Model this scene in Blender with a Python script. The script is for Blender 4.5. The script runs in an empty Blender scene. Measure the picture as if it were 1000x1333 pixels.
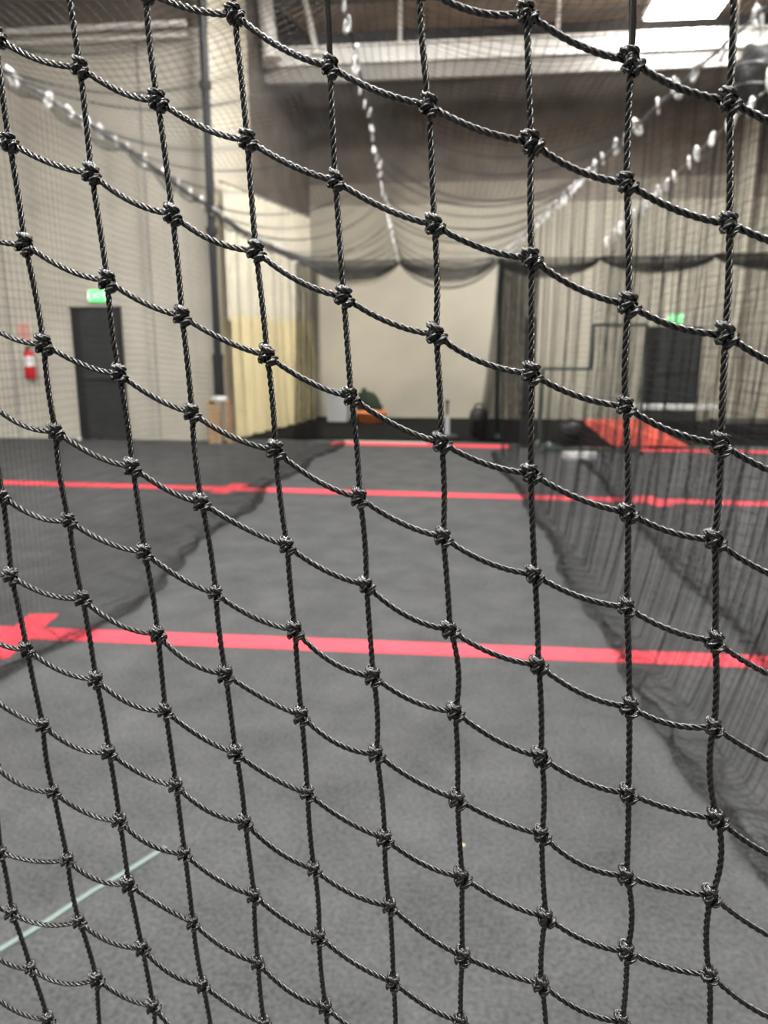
import bpy, bmesh, math, random
import numpy as np
from mathutils import Vector, Matrix

random.seed(7)
rng = np.random.default_rng(7)
scene = bpy.context.scene
col = scene.collection
PI = math.pi

# ---------------------------------------------------------------- camera
FPX = 1000.0                       # focal length in pixels of the 1000x1333 frame
CAM_H = 1.57
PITCH = math.radians(12.5)
YAW = math.radians(6.8)            # turned a little to the left of the room's axis
cR = np.array([math.cos(YAW), math.sin(YAW), 0.0])
cF = np.array([-math.sin(YAW), math.cos(YAW), 0.0])
cZ = np.array([0.0, 0.0, 1.0])
cFW = math.cos(PITCH) * cF - math.sin(PITCH) * cZ
cUP = math.sin(PITCH) * cF + math.cos(PITCH) * cZ
CAM = np.array([0.0, 0.0, CAM_H])

cam_data = bpy.data.cameras.new('camera')
cam = bpy.data.objects.new('camera', cam_data)
col.objects.link(cam)
scene.camera = cam
cam.location = CAM
cam.rotation_euler = (PI / 2 - PITCH, 0.0, YAW)
cam_data.sensor_fit = 'VERTICAL'
cam_data.sensor_height = 36.0
cam_data.lens = 36.0 * FPX / 1333.0
cam_data.clip_start = 0.02
cam_data.clip_end = 100.0
cam_data.dof.use_dof = True
cam_data.dof.focus_distance = 0.385
cam_data.dof.aperture_fstop = cam_data.lens / 2.3      # a 2.3 mm wide opening, like a phone's

# ---------------------------------------------------------------- world, exposure
world = bpy.data.worlds.new('world')
scene.world = world
world.use_nodes = True
world.node_tree.nodes['Background'].inputs[0].default_value = (0.9, 0.95, 1.0, 1)
world.node_tree.nodes['Background'].inputs[1].default_value = 0.02
vs = scene.view_settings
vs.view_transform = 'Standard'
vs.look = 'None'
vs.exposure = 0.0
vs.gamma = 1.0
vs.use_curve_mapping = False
LAMP_STRENGTH = 78.0


def ray(u, v):
    return cFW + (u - 500.0) / FPX * cR + (666.5 - v) / FPX * cUP


def on_floor(u, v, z=0.0):
    r = ray(u, v)
    return CAM + r * (z - CAM_H) / r[2]


def at_y(u, v, y):
    r = ray(u, v)
    return CAM + r * y / r[1]


# ---------------------------------------------------------------- materials
def mat(name, color, rough=0.6, metal=0.0, spec=0.5, noise=None, bump=None, coat=0.0):
    """noise = (scale, amount[, detail]); bump = (scale, strength[, distance])"""
    m = bpy.data.materials.new(name)
    m.use_nodes = True
    nt = m.node_tree
    b = nt.nodes['Principled BSDF']
    b.inputs['Base Color'].default_value = (*color, 1)
    b.inputs['Roughness'].default_value = rough
    b.inputs['Metallic'].default_value = metal
    b.inputs['Specular IOR Level'].default_value = spec
    b.inputs['Coat Weight'].default_value = coat
    tc = nt.nodes.new('ShaderNodeTexCoord')
    if noise:
        n = nt.nodes.new('ShaderNodeTexNoise')
        n.inputs['Scale'].default_value = noise[0]
        n.inputs['Detail'].default_value = noise[2] if len(noise) > 2 else 6
        nt.links.new(tc.outputs['Object'], n.inputs['Vector'])
        r = nt.nodes.new('ShaderNodeValToRGB')
        r.color_ramp.elements[0].position = 0.3
        r.color_ramp.elements[1].position = 0.7
        a = noise[1]
        r.color_ramp.elements[0].color = (*[max(0, c * (1 - a)) for c in color], 1)
        r.color_ramp.elements[1].color = (*[min(1, c * (1 + a)) for c in color], 1)
        nt.links.new(n.outputs['Fac'], r.inputs['Fac'])
        nt.links.new(r.outputs['Color'], b.inputs['Base Color'])
    if bump:
        n2 = nt.nodes.new('ShaderNodeTexNoise')
        n2.inputs['Scale'].default_value = bump[0]
        n2.inputs['Detail'].default_value = 5
        nt.links.new(tc.outputs['Object'], n2.inputs['Vector'])
        bp = nt.nodes.new('ShaderNodeBump')
        bp.inputs['Strength'].default_value = bump[1]
        bp.inputs['Distance'].default_value = bump[2] if len(bump) > 2 else 0.01
        nt.links.new(n2.outputs['Fac'], bp.inputs['Height'])
        nt.links.new(bp.outputs['Normal'], b.inputs['Normal'])
    return m


def emit(name, color, strength):
    m = bpy.data.materials.new(name)
    m.use_nodes = True
    nt = m.node_tree
    b = nt.nodes['Principled BSDF']
    b.inputs['Base Color'].default_value = (*color, 1)
    b.inputs['Emission Color'].default_value = (*color, 1)
    b.inputs['Emission Strength'].default_value = strength
    return m


def floor_material():
    m = mat('turf_grey', (0.095, 0.095, 0.093), 0.95, spec=0.25)
    nt = m.node_tree
    b = nt.nodes['Principled BSDF']
    tc = nt.nodes['Texture Coordinate']
    mix = []
    for sc, det in ((3.0, 4), (70.0, 6), (260.0, 3)):
        n = nt.nodes.new('ShaderNodeTexNoise')
        n.inputs['Scale'].default_value = sc
        n.inputs['Detail'].default_value = det
        n.inputs['Roughness'].default_value = 0.65
        nt.links.new(tc.outputs['Object'], n.inputs['Vector'])
        mix.append(n)
    a = nt.nodes.new('ShaderNodeMath'); a.operation = 'MULTIPLY_ADD'
    a.inputs[1].default_value = 0.35
    nt.links.new(mix[0].outputs['Fac'], a.inputs[0])
    s = nt.nodes.new('ShaderNodeMath'); s.operation = 'MULTIPLY'
    s.inputs[1].default_value = 0.65
    nt.links.new(mix[1].outputs['Fac'], s.inputs[0])
    nt.links.new(s.outputs[0], a.inputs[2])
    r = nt.nodes.new('ShaderNodeValToRGB')
    r.color_ramp.elements[0].position = 0.33
    r.color_ramp.elements[1].position = 0.67
    r.color_ramp.elements[0].color = (0.030, 0.0315, 0.0325, 1)
    r.color_ramp.elements[1].color = (0.116, 0.119, 0.121, 1)
    nt.links.new(a.outputs[0], r.inputs['Fac'])
    nt.links.new(r.outputs['Color'], b.inputs['Base Color'])
    bp = nt.nodes.new('ShaderNodeBump')
    bp.inputs['Strength'].default_value = 0.5
    bp.inputs['Distance'].default_value = 0.006
    nt.links.new(mix[2].outputs['Fac'], bp.inputs['Height'])
    nt.links.new(bp.outputs['Normal'], b.inputs['Normal'])
    return m


M = {}
M['turf'] = floor_material()
M['mat'] = mat('black_rubber', (0.011, 0.0115, 0.0115), 1.0, spec=0.08, noise=(30, 0.3))
M['red'] = mat('red_tape', (0.78, 0.055, 0.085), 0.6, noise=(9, 0.10))
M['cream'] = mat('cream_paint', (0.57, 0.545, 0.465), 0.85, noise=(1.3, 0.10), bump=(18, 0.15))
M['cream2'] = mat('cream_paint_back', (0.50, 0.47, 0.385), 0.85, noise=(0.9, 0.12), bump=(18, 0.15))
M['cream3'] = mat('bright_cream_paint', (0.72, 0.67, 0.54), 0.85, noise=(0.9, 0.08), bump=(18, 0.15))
M['tan_dimming'] = mat('tan_dimming_tone', (0.29, 0.26, 0.215), 0.85, noise=(1.6, 0.2))  # mid tone between cream and brown, standing for light falloff
M['brown'] = mat('brown_boards', (0.155, 0.133, 0.112), 0.8, noise=(2.2, 0.25))
M['deck'] = mat('roof_deck', (0.66, 0.55, 0.46), 0.8, noise=(2.0, 0.2))
M['beamwhite'] = mat('white_steel_paint', (0.93, 0.92, 0.88), 0.5, noise=(5, 0.05))
M['beamgrey'] = mat('grey_steel_paint', (0.34, 0.325, 0.30), 0.6, noise=(5, 0.1))
M['darksteel'] = mat('dark_steel', (0.035, 0.036, 0.038), 0.5, noise=(6, 0.3))
M['pipe'] = mat('black_pipe', (0.022, 0.025, 0.028), 0.4)
M['door'] = mat('charcoal_door', (0.027, 0.031, 0.032), 0.55, noise=(4, 0.2))
M['doorframe'] = mat('black_frame', (0.012, 0.012, 0.013), 0.5)
M['curtain'] = mat('cream_vinyl', (0.80, 0.75, 0.60), 0.55, noise=(3, 0.08))
M['curtain_low'] = mat('yellow_vinyl', (0.88, 0.77, 0.46), 0.5, noise=(3, 0.08))
M['net'] = mat('black_net_twine', (0.006, 0.006, 0.006), 0.5, spec=0.35)
M['cable'] = mat('steel_cable', (0.30, 0.30, 0.30), 0.35, metal=0.8)
M['clip'] = mat('glint_white_clip', (0.95, 0.95, 0.93), 0.25, metal=0.15, spec=0.9)  # near-white base colour stands in for lamp glints on the clips
M['hem'] = mat('black_webbing', (0.02, 0.02, 0.02), 0.7)
M['white'] = mat('white_plastic', (0.78, 0.78, 0.76), 0.5)
M['redgloss'] = mat('red_enamel', (0.62, 0.015, 0.025), 0.3, coat=0.3)
M['pink'] = mat('pale_red_sign', (0.72, 0.36, 0.32), 0.6)
M['orange'] = mat('orange_vinyl', (0.74, 0.10, 0.065), 0.5, noise=(3, 0.08))
M['black'] = mat('black_plastic', (0.014, 0.014, 0.015), 0.5)
M['greenpaint'] = mat('dark_green_tube', (0.010, 0.040, 0.030), 0.45)
M['greengrey'] = mat('grey_green_tube', (0.05, 0.075, 0.065), 0.45)
M['tan'] = mat('tan_board', (0.50, 0.33, 0.19), 0.7, noise=(6, 0.2))
M['bin'] = mat('pale_grey_plastic', (0.46, 0.48, 0.50), 0.5)
M['orange2'] = mat('orange_plastic', (0.80, 0.26, 0.08), 0.45)
M['darkgreen'] = mat('dark_green_cloth', (0.015, 0.030, 0.012), 0.8)
M['chrome'] = mat('bright_metal', (0.85, 0.85, 0.85), 0.2, metal=1.0)
M['ball'] = mat('ball_leather', (0.80, 0.79, 0.74), 0.5)
M['stitch'] = mat('red_thread', (0.55, 0.03, 0.03), 0.6)
M['string'] = mat('pale_green_string', (0.17, 0.225, 0.205), 0.6)
M['leaf'] = mat('tan_chip', (0.80, 0.66, 0.36), 0.6)
M['stripewhite'] = mat('white_stripe', (0.72, 0.72, 0.68), 0.6)
M['stripegreen'] = mat('green_stripe', (0.03, 0.09, 0.065), 0.7)
M['lamp'] = emit('lamp_diffuser', (1.0, 0.99, 0.965), LAMP_STRENGTH)
M['added_uplight'] = emit('added_uplight_glow', (1.0, 0.96, 0.90), LAMP_STRENGTH * 0.45)  # upward glow added to brighten the roof deck
M['exit'] = emit('exit_face', (0.10, 0.85, 0.22), 0.9)
M['exitletter'] = emit('exit_letters', (0.75, 1.0, 0.80), 1.4)


def rope_material():
    m = mat('black_braided_cord', (0.020, 0.020, 0.020), 0.27, spec=0.62, coat=0.0)
    m.node_tree.nodes['Principled BSDF'].inputs['IOR'].default_value = 1.7
    m.node_tree.nodes['Principled BSDF'].inputs['Coat Roughness'].default_value = 0.2
    nt = m.node_tree
    b = nt.nodes['Principled BSDF']
    tc = nt.nodes['Texture Coordinate']
    n = nt.nodes.new('ShaderNodeTexNoise')
    n.inputs['Scale'].default_value = 900
    n.inputs['Detail'].default_value = 3
    nt.links.new(tc.outputs['Object'], n.inputs['Vector'])
    r = nt.nodes.new('ShaderNodeValToRGB')
    r.color_ramp.elements[0].position = 0.35
    r.color_ramp.elements[1].position = 0.75
    r.color_ramp.elements[0].color = (0.003, 0.003, 0.003, 1)
    r.color_ramp.elements[1].color = (0.012, 0.012, 0.012, 1)
    nt.links.new(n.outputs['Fac'], r.inputs['Fac'])
    nt.links.new(r.outputs['Color'], b.inputs['Base Color'])
    bp = nt.nodes.new('ShaderNodeBump')
    bp.inputs['Strength'].default_value = 0.35
    bp.inputs['Distance'].default_value = 0.0004
    nt.links.new(n.outputs['Fac'], bp.inputs['Height'])
    nt.links.new(bp.outputs['Normal'], b.inputs['Normal'])
    return m


M['rope'] = rope_material()


# ---------------------------------------------------------------- object helpers
def link(o, parent=None):
    col.objects.link(o)
    if parent is not None:
        o.parent = parent
    return o


def tag(o, label=None, cat=None, group=None, kind=None):
    if label: o['label'] = label
    if cat: o['category'] = cat
    if group: o['group'] = group
    if kind: o['kind'] = kind
    return o


def thing(name, label, cat, loc=(0, 0, 0), rz=0.0, group=None):
    o = bpy.data.objects.new(name, None)
    o.empty_display_size = 0.05
    o.location = loc
    o.rotation_euler = (0, 0, rz)
    link(o)
    return tag(o, label, cat, group)


def np_mesh(name, V, Q, smooth=True):
    """mesh from vertex and quad arrays"""
    V = np.asarray(V, dtype=np.float32).reshape(-1, 3)
    Q = np.asarray(Q, dtype=np.int32)
    n = Q.shape[1]
    me = bpy.data.meshes.new(name)
    me.vertices.add(len(V))
    me.vertices.foreach_set('co', V.ravel())
    me.loops.add(Q.size)
    me.loops.foreach_set('vertex_index', Q.ravel())
    me.polygons.add(len(Q))
    me.polygons.foreach_set('loop_start', np.arange(len(Q), dtype=np.int32) * n)
    if smooth:
        me.polygons.foreach_set('use_smooth', np.ones(len(Q), dtype=bool))
    me.update(calc_edges=True)
    return me


def mobj(name, me, m, parent=None, loc=None):
    o = bpy.data.objects.new(name, me)
    if m is not None:
        me.materials.clear()
        me.materials.append(m)
    if loc is not None:
        o.location = loc
    return link(o, parent)


def bm_obj(name, bm, m, parent=None, smooth=False, loc=None):
    bmesh.ops.recalc_face_normals(bm, faces=bm.faces)
    me = bpy.data.meshes.new(name)
    bm.to_mesh(me)
    bm.free()
    if smooth:
        me.shade_smooth()
    return mobj(name, me, m, parent, loc)


def add_box(bm, x0, x1, y0, y1, z0, z1, bevel=0.0):
    mtx = Matrix.Translation(((x0 + x1) / 2, (y0 + y1) / 2, (z0 + z1) / 2)) @ Matrix.Diagonal((x1 - x0, y1 - y0, z1 - z0, 1))
    r = bmesh.ops.create_cube(bm, size=1.0, matrix=mtx)
    if bevel > 0:
        es = list({e for v in r['verts'] for e in v.link_edges})
        bmesh.ops.bevel(bm, geom=es, offset=bevel, segments=2, affect='EDGES', profile=0.6)


def box(name, x0, x1, y0, y1, z0, z1, m, parent=None, bevel=0.0):
    bm = bmesh.new()
    add_box(bm, x0, x1, y0, y1, z0, z1, bevel)
    return bm_obj(name, bm, m, parent)


def add_rod(bm, a, b, r, seg=12, r2=None):
    a = Vector(a); b = Vector(b)
    d = b - a
    mtx = Matrix.Translation((a + b) / 2) @ d.to_track_quat('Z', 'Y').to_matrix().to_4x4()
    bmesh.ops.create_cone(bm, cap_ends=True, segments=seg, radius1=r, radius2=r if r2 is None else r2, depth=d.length, matrix=mtx)


def rod(name, a, b, r, m, parent=None, seg=12, r2=None):
    bm = bmesh.new()
    add_rod(bm, a, b, r, seg, r2)
    return bm_obj(name, bm, m, parent, smooth=False)


def lathe(name, prof, m, parent=None, seg=20, loc=(0, 0, 0), smooth=True):
    """prof: list of (radius, z)"""
    n = len(prof)
    V = []
    for k in range(seg):
        a = 2 * PI * k / seg
        for r, z in prof:
            V.append((r * math.cos(a), r * math.sin(a), z))
    Q = []
    for k in range(seg):
        for j in range(n - 1):
            Q.append((k * n + j, ((k + 1) % seg) * n + j, ((k + 1) % seg) * n + j + 1, k * n + j + 1))
    return mobj(name, np_mesh(name, V, Q, smooth), m, parent, loc)


def tubes(P, radius, sides=3, ref=(0.31, 0.87, 0.13)):
    """P: (M, N, 3) polylines -> verts, quads of thin tubes along each"""
    P = np.asarray(P, float)
    Mn, N, _ = P.shape
    T = np.gradient(P, axis=1)
    T /= np.linalg.norm(T, axis=2, keepdims=True) + 1e-12
    A = np.cross(T, np.array(ref, float))
    A /= np.linalg.norm(A, axis=2, keepdims=True) + 1e-9
    B = np.cross(T, A)
    ang = 2 * PI * np.arange(sides) / sides
    V = P[:, :, None, :] + radius * (np.cos(ang)[None, None, :, None] * A[:, :, None, :] + np.sin(ang)[None, None, :, None] * B[:, :, None, :])
    idx = np.arange(Mn * N * sides).reshape(Mn, N, sides)
    q = np.stack([idx[:, :-1, :], np.roll(idx, -1, axis=2)[:, :-1, :], np.roll(idx, -1, axis=2)[:, 1:, :], idx[:, 1:, :]], axis=-1)
    return V.reshape(-1, 3), q.reshape(-1, 4)


def merge(parts):
    Vs, Qs, o = [], [], 0
    for V, Q in parts:
        Vs.append(V); Qs.append(Q + o); o += len(V)
    return np.concatenate(Vs), np.concatenate(Qs)


def net_mesh(name, P, radius, sides=3):
    """a sheet of knotted netting whose crossings are the grid P (I, J, 3)"""
    a = tubes(P, radius, sides)
    b = tubes(np.swapaxes(P, 0, 1), radius, sides)
    return np_mesh(name, *merge([a, b]))


def laid_rope(path, R, pitch=0.0114, strands=3, sides=6, phase=0.0, hand=1.0):
    """a twisted cord of several strands laid round a path (K, 3)"""
    P = np.asarray(path, float)
    T = np.gradient(P, axis=0)
    T /= np.linalg.norm(T, axis=1, keepdims=True)
    n = np.cross(T[0], (0.3, 0.9, 0.2)); n /= np.linalg.norm(n)
    Nn = [n]
    for k in range(1, len(P)):
        n = n - T[k] * (n @ T[k]); n /= np.linalg.norm(n); Nn.append(n)
    Nn = np.array(Nn); Bb = np.cross(T, Nn)
    s = np.concatenate([[0], np.cumsum(np.linalg.norm(np.diff(P, axis=0), axis=1))])
    out = []
    for k in range(strands):
        ph = hand * 2 * PI * s / pitch + phase + 2 * PI * k / strands
        c = P + 0.60 * R * (np.cos(ph)[:, None] * Nn + np.sin(ph)[:, None] * Bb)
        out.append(c)
    return tubes(np.array(out), R * 0.44, sides)

# ================================================================ the building
YL = 12.0        # wall with the left door
YB = 16.0        # back wall
HC = 7.3         # roof deck


def S(o, label=None, cat=None):
    o['kind'] = 'structure'
    if label: o['label'] = label
    if cat: o['category'] = cat
    return o


S(box('floor', -15, 11, -7, YB + 0.3, -0.1, 0.0, M['turf']), 'dark grey speckled turf floor of the indoor cage', 'floor')
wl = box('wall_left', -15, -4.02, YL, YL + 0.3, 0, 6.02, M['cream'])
S(wl, 'tall pale concrete wall holding the left dark door', 'wall')
for k, x in enumerate((-11.6, -9.3, -7.55, -5.1)):        # joints between the tilt-up panels
    box('panel_joint', x - 0.015, x + 0.015, YL - 0.012, YL + 0.002, 0, 6.0, M['beamgrey'], wl)
S(box('wall_left_upper', -15, -4.02, YL, YL + 0.3, 6.02, HC, M['brown']), 'brown upper strip of wall above the white conduits', 'wall')
# return wall running back from the corner: a bright pier, then a lower wall with brown boards above
def ret_x(y):
    return -4.03 + 0.63 * (y - YL) / (YB - YL)


def ret_wall(name, ya, yb, z0, z1, m, label):
    bm = bmesh.new()
    q = [bm.verts.new(v) for v in ((ret_x(ya), ya, z0), (ret_x(yb), yb, z0), (-4.3 if yb > 12.5 else -4.02, yb, z0), (-4.3 if ya > 12.4 else -4.018, ya + (0 if ya > 12.4 else 0.32), z0))]
    f = bm.faces.new(q)
    ex = bmesh.ops.extrude_face_region(bm, geom=[f])
    bmesh.ops.translate(bm, verts=[g for g in ex['geom'] if isinstance(g, bmesh.types.BMVert)], vec=(0, 0, z1 - z0))
    S(bm_obj(name, bm, m), label, 'wall')


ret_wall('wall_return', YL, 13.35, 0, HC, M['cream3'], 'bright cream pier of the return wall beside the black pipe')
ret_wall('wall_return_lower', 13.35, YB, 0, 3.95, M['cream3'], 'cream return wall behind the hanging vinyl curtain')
ret_wall('wall_return_upper', 13.35, YB, 3.95, HC, M['brown'], 'brown boards of the return wall above the curtain')
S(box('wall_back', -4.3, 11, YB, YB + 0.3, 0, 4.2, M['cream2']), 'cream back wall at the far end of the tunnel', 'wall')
S(box('dimming_band_1', -4.3, 11, YB, YB + 0.3, 4.2, 4.6, M['tan_dimming']), 'tan band painting the gradual dimming between cream and brown of the back wall', 'dimming_band')  # band added to soften the step where the wall dims upward
S(box('wall_back_upper', -4.3, 11, YB, YB + 0.3, 4.6, HC, M['brown']), 'brown upper half of the back wall below the roof', 'wall')
S(box('wall_right', 10.7, 11, -7, YB, 0, HC, M['cream']), 'cream right side wall of the hall', 'wall')
S(box('wall_far_left', -15, -14.7, -7, YL, 0, HC, M['cream']), 'cream far left side wall of the hall', 'wall')
S(box('wall_rear', -15, 11, -7, -6.7, 0, HC, M['brown']), 'dark brown wall behind the viewer', 'wall')
ceil = box('ceiling', -15, 11, -7, YB + 0.3, HC, HC + 0.15, M['deck'])
S(ceil, 'brown roof deck with dark joists', 'ceiling')
for k in range(8):
    y = -5.0 + 2.75 * k
    box('joist', -15, 11, y - 0.05, y + 0.05, HC - 0.18, HC, M['brown'], ceil)

# white girder across the hall with its lower flange and struts
g = thing('roof_girder', 'long white steel girder spanning the hall under the roof', 'girder', (0, 14.0, 0))
box('web', -3.75, 10.7, -0.06, 0.06, 6.10, 6.34, M['beamwhite'], g)
box('top_flange', -3.75, 10.7, -0.12, 0.12, 6.34, 6.37, M['beamwhite'], g)
box('lower_plate', -3.75, 10.7, 0.02, 0.14, 5.86, 6.10, M['beamgrey'], g)
for x in (-1.40, 1.15, 3.9, 6.4):
    rod('hanger_rod', (x, 0, 6.36), (x, 0, HC - 0.01), 0.035, M['beamwhite'], g, 10)
pu = thing('roof_infill', 'dark purlin just behind and above the white girder', 'infill', (0, 14.62, 0))  # dark bar set in the gap between girder and deck
box('infill_bar', -3.55, 10.7, -0.06, 0.06, 6.52, 6.78, M['darksteel'], pu)
for k in range(6):
    box('infill_block', -3.2 + 2.4 * k, -3.1 + 2.4 * k, -0.08, -0.06, 6.56, 6.74, M['darksteel'], pu)
st = thing('roof_strut', 'slanting white steel strut at the girder end beside the bright wall', 'strut', (-3.50, 13.7, 6.15))
rod('tube', (0, 0, 0), (-0.12, 0, 1.14), 0.13, M['beamwhite'], st, 14)
rod('end_plate', (0.0, 0, -0.02), (0.0, 0, 0.04), 0.16, M['beamwhite'], st, 14)
st = thing('roof_strut', 'slim slanting white strut rising from the girder left of the tie seam', 'strut', (-2.78, 13.9, 6.25))
rod('tube', (0, 0, 0), (-0.24, 0, 1.04), 0.05, M['beamwhite'], st, 12)
rod('end_plate', (0.0, 0, -0.02), (0.0, 0, 0.04), 0.09, M['beamwhite'], st, 12)

# pale conduits along the top of the left wall
for k, (z, r) in enumerate(((6.06, 0.045), (5.90, 0.03))):
    c = thing('wall_conduit', ('thick white conduit along the top of the left wall', 'thin white conduit just below the thick one on the left wall')[k], 'conduit', (-4.3, YL - 0.07, z))
    rod('tube', (0, 0, 0), (-9.8, 0, 0), r, M['beamwhite'], c, 12)
    for q in range(5):
        box('bracket', -0.6 - 2.2 * q, -0.55 - 2.2 * q, -r - 0.004, 0.07, -r - 0.012, r + 0.012, M['beamgrey'], c)

# black downpipe at the wall corner
dp = thing('downpipe', 'tall black vertical pipe at the bright wall corner', 'pipe', (-4.02, 11.82, 0))
rod('tube', (0, 0, 1.30), (0, 0, 6.6), 0.060, M['pipe'], dp, 18)
rod('lower_tube', (0, 0, 0.745), (0, 0, 1.30), 0.082, M['pipe'], dp, 18)
for z in (1.28, 3.15, 5.15):
    rod('collar', (0, 0, z), (0, 0, z + 0.10), 0.09, M['pipe'], dp, 18)
pg = thing('pipe_guard', 'tan board guard round the foot of the black pipe', 'guard', (-4.02, 11.80, 0))
box('board', -0.17, -0.13, -0.12, 0.12, 0, 0.66, M['tan'], pg, 0.004)
box('board', 0.13, 0.17, -0.12, 0.12, 0, 0.66, M['tan'], pg, 0.004)
box('board', -0.13, 0.05, -0.14, -0.10, 0, 0.62, M['tan'], pg, 0.004)
lathe('cap', [(0.0, 0.74), (0.10, 0.73), (0.13, 0.70), (0.13, 0.66), (0.0, 0.66)], M['white'], pg, 16)

# pale column strip on the back wall at the right
cp = thing('wall_column', 'pale vertical column on the back wall at the right edge', 'column', (4.85, YB - 0.1, 0))
box('shaft', -0.13, 0.13, -0.1, 0.1, 0, 6.2, M['cream2'], cp, 0.01)
box('cap_plate', -0.2, 0.2, -0.14, 0.1, 6.2, 6.26, M['beamgrey'], cp)
box('base_plate', -0.2, 0.2, -0.14, 0.1, 0, 0.03, M['beamgrey'], cp)


# ---------------------------------------------------------------- doors and exit signs
def door(name, xa, xb, y, top, label):
    d = thing(name, label, 'door', ((xa + xb) / 2, y, 0))
    d['kind'] = 'structure'
    w = (xb - xa) / 2
    lf = box('leaf', -w + 0.15, w - 0.03, -0.035, 0.0, 0.01, top - 0.03, M['door'], d, 0.004)
    box('frame_jamb', -w, -w + 0.15, -0.03, 0.0, 0, top, M['doorframe'], d)
    box('frame_jamb', w - 0.03, w, -0.06, 0.0, 0, top, M['doorframe'], d)
    box('frame_head', -w, w, -0.06, 0.0, top - 0.03, top, M['doorframe'], d)
    box('kick_plate', -w + 0.2, w - 0.08, -0.04, -0.034, 0.03, 0.24, M['darksteel'], lf)
    box('push_bar', -w + 0.2, w - 0.1, -0.085, -0.045, 0.98, 1.04, M['darksteel'], lf, 0.006)
    for x in (-w + 0.24, w - 0.14):
        box('bar_bracket', x - 0.02, x + 0.02, -0.05, -0.033, 0.97, 1.05, M['darksteel'], lf)
    return d


door('door_1', -6.47, -5.63, YL, 2.11, 'dark charcoal door in the left pale wall')
door('door_2', 3.30, 4.34, YB, 1.86, 'dark door in the back wall behind the right net')


def exit_sign(x, y, z, w, h, label):
    s = thing('exit_sign', label, 'exit sign', (x, y, z))
    ho = box('housing', -w / 2, w / 2, -0.05, 0, 0, h, M['white'], s, 0.006)
    box('lit_face', -w / 2 + 0.02, w / 2 - 0.012, -0.056, -0.05, 0.012, h - 0.012, M['exit'], ho)
    cu = bpy.data.curves.new('exit_text', 'FONT')
    cu.body = 'EXIT'
    cu.size = h * 0.72
    cu.align_x = 'CENTER'
    cu.align_y = 'CENTER'
    cu.extrude = 0.002
    t = bpy.data.objects.new('tmp_text', cu)
    col.objects.link(t)
    bpy.context.view_layer.update()
    me = bpy.data.meshes.new_from_object(t.evaluated_get(bpy.context.evaluated_depsgraph_get()))
    bpy.data.objects.remove(t)
    o = mobj('letters', me, M['exitletter'], ho, (0, -0.058, h / 2))
    o.rotation_euler = (PI / 2, 0, 0)
    return s


exit_sign(-5.99, YL - 0.002, 2.17, 0.30, 0.21, 'green lit exit sign above the left dark door')
exit_sign(3.80, YB - 0.002, 1.90, 0.30, 0.20, 'green lit exit sign above the back wall door')


# ---------------------------------------------------------------- high bay lamps
def lamp(x, y, label, z=6.45):
    L = thing('high_bay_lamp', label, 'lamp', (x, y, z), 0, 'high bay lamps under the roof')
    ho = box('housing', -0.56, 0.56, -0.75, 0.75, 0.02, 0.14, M['beamwhite'], L, 0.01)
    box('diffuser', -0.52, 0.52, -0.71, 0.71, 0.0, 0.02, M['lamp'], ho)
    box('added_uplight_strip', -0.3, 0.3, -0.5, 0.5, 0.14, 0.15, M['added_uplight'], ho)  # glowing strip added on the housing top to lift the deck's brightness
    for sx in (-0.4, 0.4):
        rod('hanger', (sx, 0, 0.14), (sx, 0, HC - z), 0.012, M['darksteel'], L, 8)
    return L


lamp(2.98, 13.0, 'glaring white lamp under the roof at the far right')
for x, y, lb in ((2.98, 6.4, 'white roof lamp high above the right net, out of view'), (1.3, 1.0, 'white roof lamp right above the viewer, out of view'),
                 (-1.6, 10.3, 'white roof lamp above the far end of the tunnel, out of view'), (-1.6, 4.6, 'white roof lamp above the nearest red line, out of view'),
                 (-1.6, -0.3, 'white roof lamp above and left of the viewer, out of view'),
                 (1.3, -3.0, 'white roof lamp behind and to the right of the viewer, out of view'), (-8.6, 5.0, 'white roof lamp in front of the left wall, out of view'),
                 (-8.6, -0.5, 'white roof lamp far to the left of the viewer, out of view')):
    lamp(x, y, lb, 7.0 if y > 9 else 6.45)

# ================================================================ floor marks
def tape(name, label, pts, w, m, cat='tape', h=0.003):
    """flat strip of tape along floor points"""
    P = [Vector((p[0], p[1], 0)) for p in pts]
    bm = bmesh.new()
    L, Rr = [], []
    for k, p in enumerate(P):
        d = (P[min(k + 1, len(P) - 1)] - P[max(k - 1, 0)]).normalized()
        n = Vector((-d.y, d.x, 0)) * (w / 2)
        L.append((p + n)); Rr.append((p - n))
    for k in range(len(P) - 1):
        lo = [bm.verts.new((q.x, q.y, 0.0005)) for q in (L[k], L[k + 1], Rr[k + 1], Rr[k])]
        hi = [bm.verts.new((q.x, q.y, h)) for q in (L[k], L[k + 1], Rr[k + 1], Rr[k])]
        bm.faces.new(hi)
        bm.faces.new(lo[::-1])
        for a in range(4):
            b = (a + 1) % 4
            bm.faces.new((lo[a], lo[b], hi[b], hi[a]))
    return tag(bm_obj(name, bm, m), label, cat)


def line(xa, xb, y0, slope, n=10):
    return [(xa + (xb - xa) * k / n, y0 + slope * (xa + (xb - xa) * k / n)) for k in range(n + 1)]


tape('floor_line', 'broad red line across the floor nearest to the viewer', line(-9.0, 7.0, 3.775, 0.018), 0.16, M['red'], 'line')
tape('floor_line', 'middle red line across the floor of the tunnel', line(-9.5, 7.0, 7.92, -0.026), 0.21, M['red'], 'line')
tape('floor_line', 'farthest red line across the floor in front of black mats', line(-2.25, 0.52, 11.86, -0.045), 0.36, M['red'], 'line')
tape('floor_line', 'far right red line on the floor in front of the orange wedge', line(1.62, 6.5, 11.72, -0.01), 0.30, M['red'], 'line')


def fl(u, v):
    p = on_floor(u, v)
    return (p[0], p[1])


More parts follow.
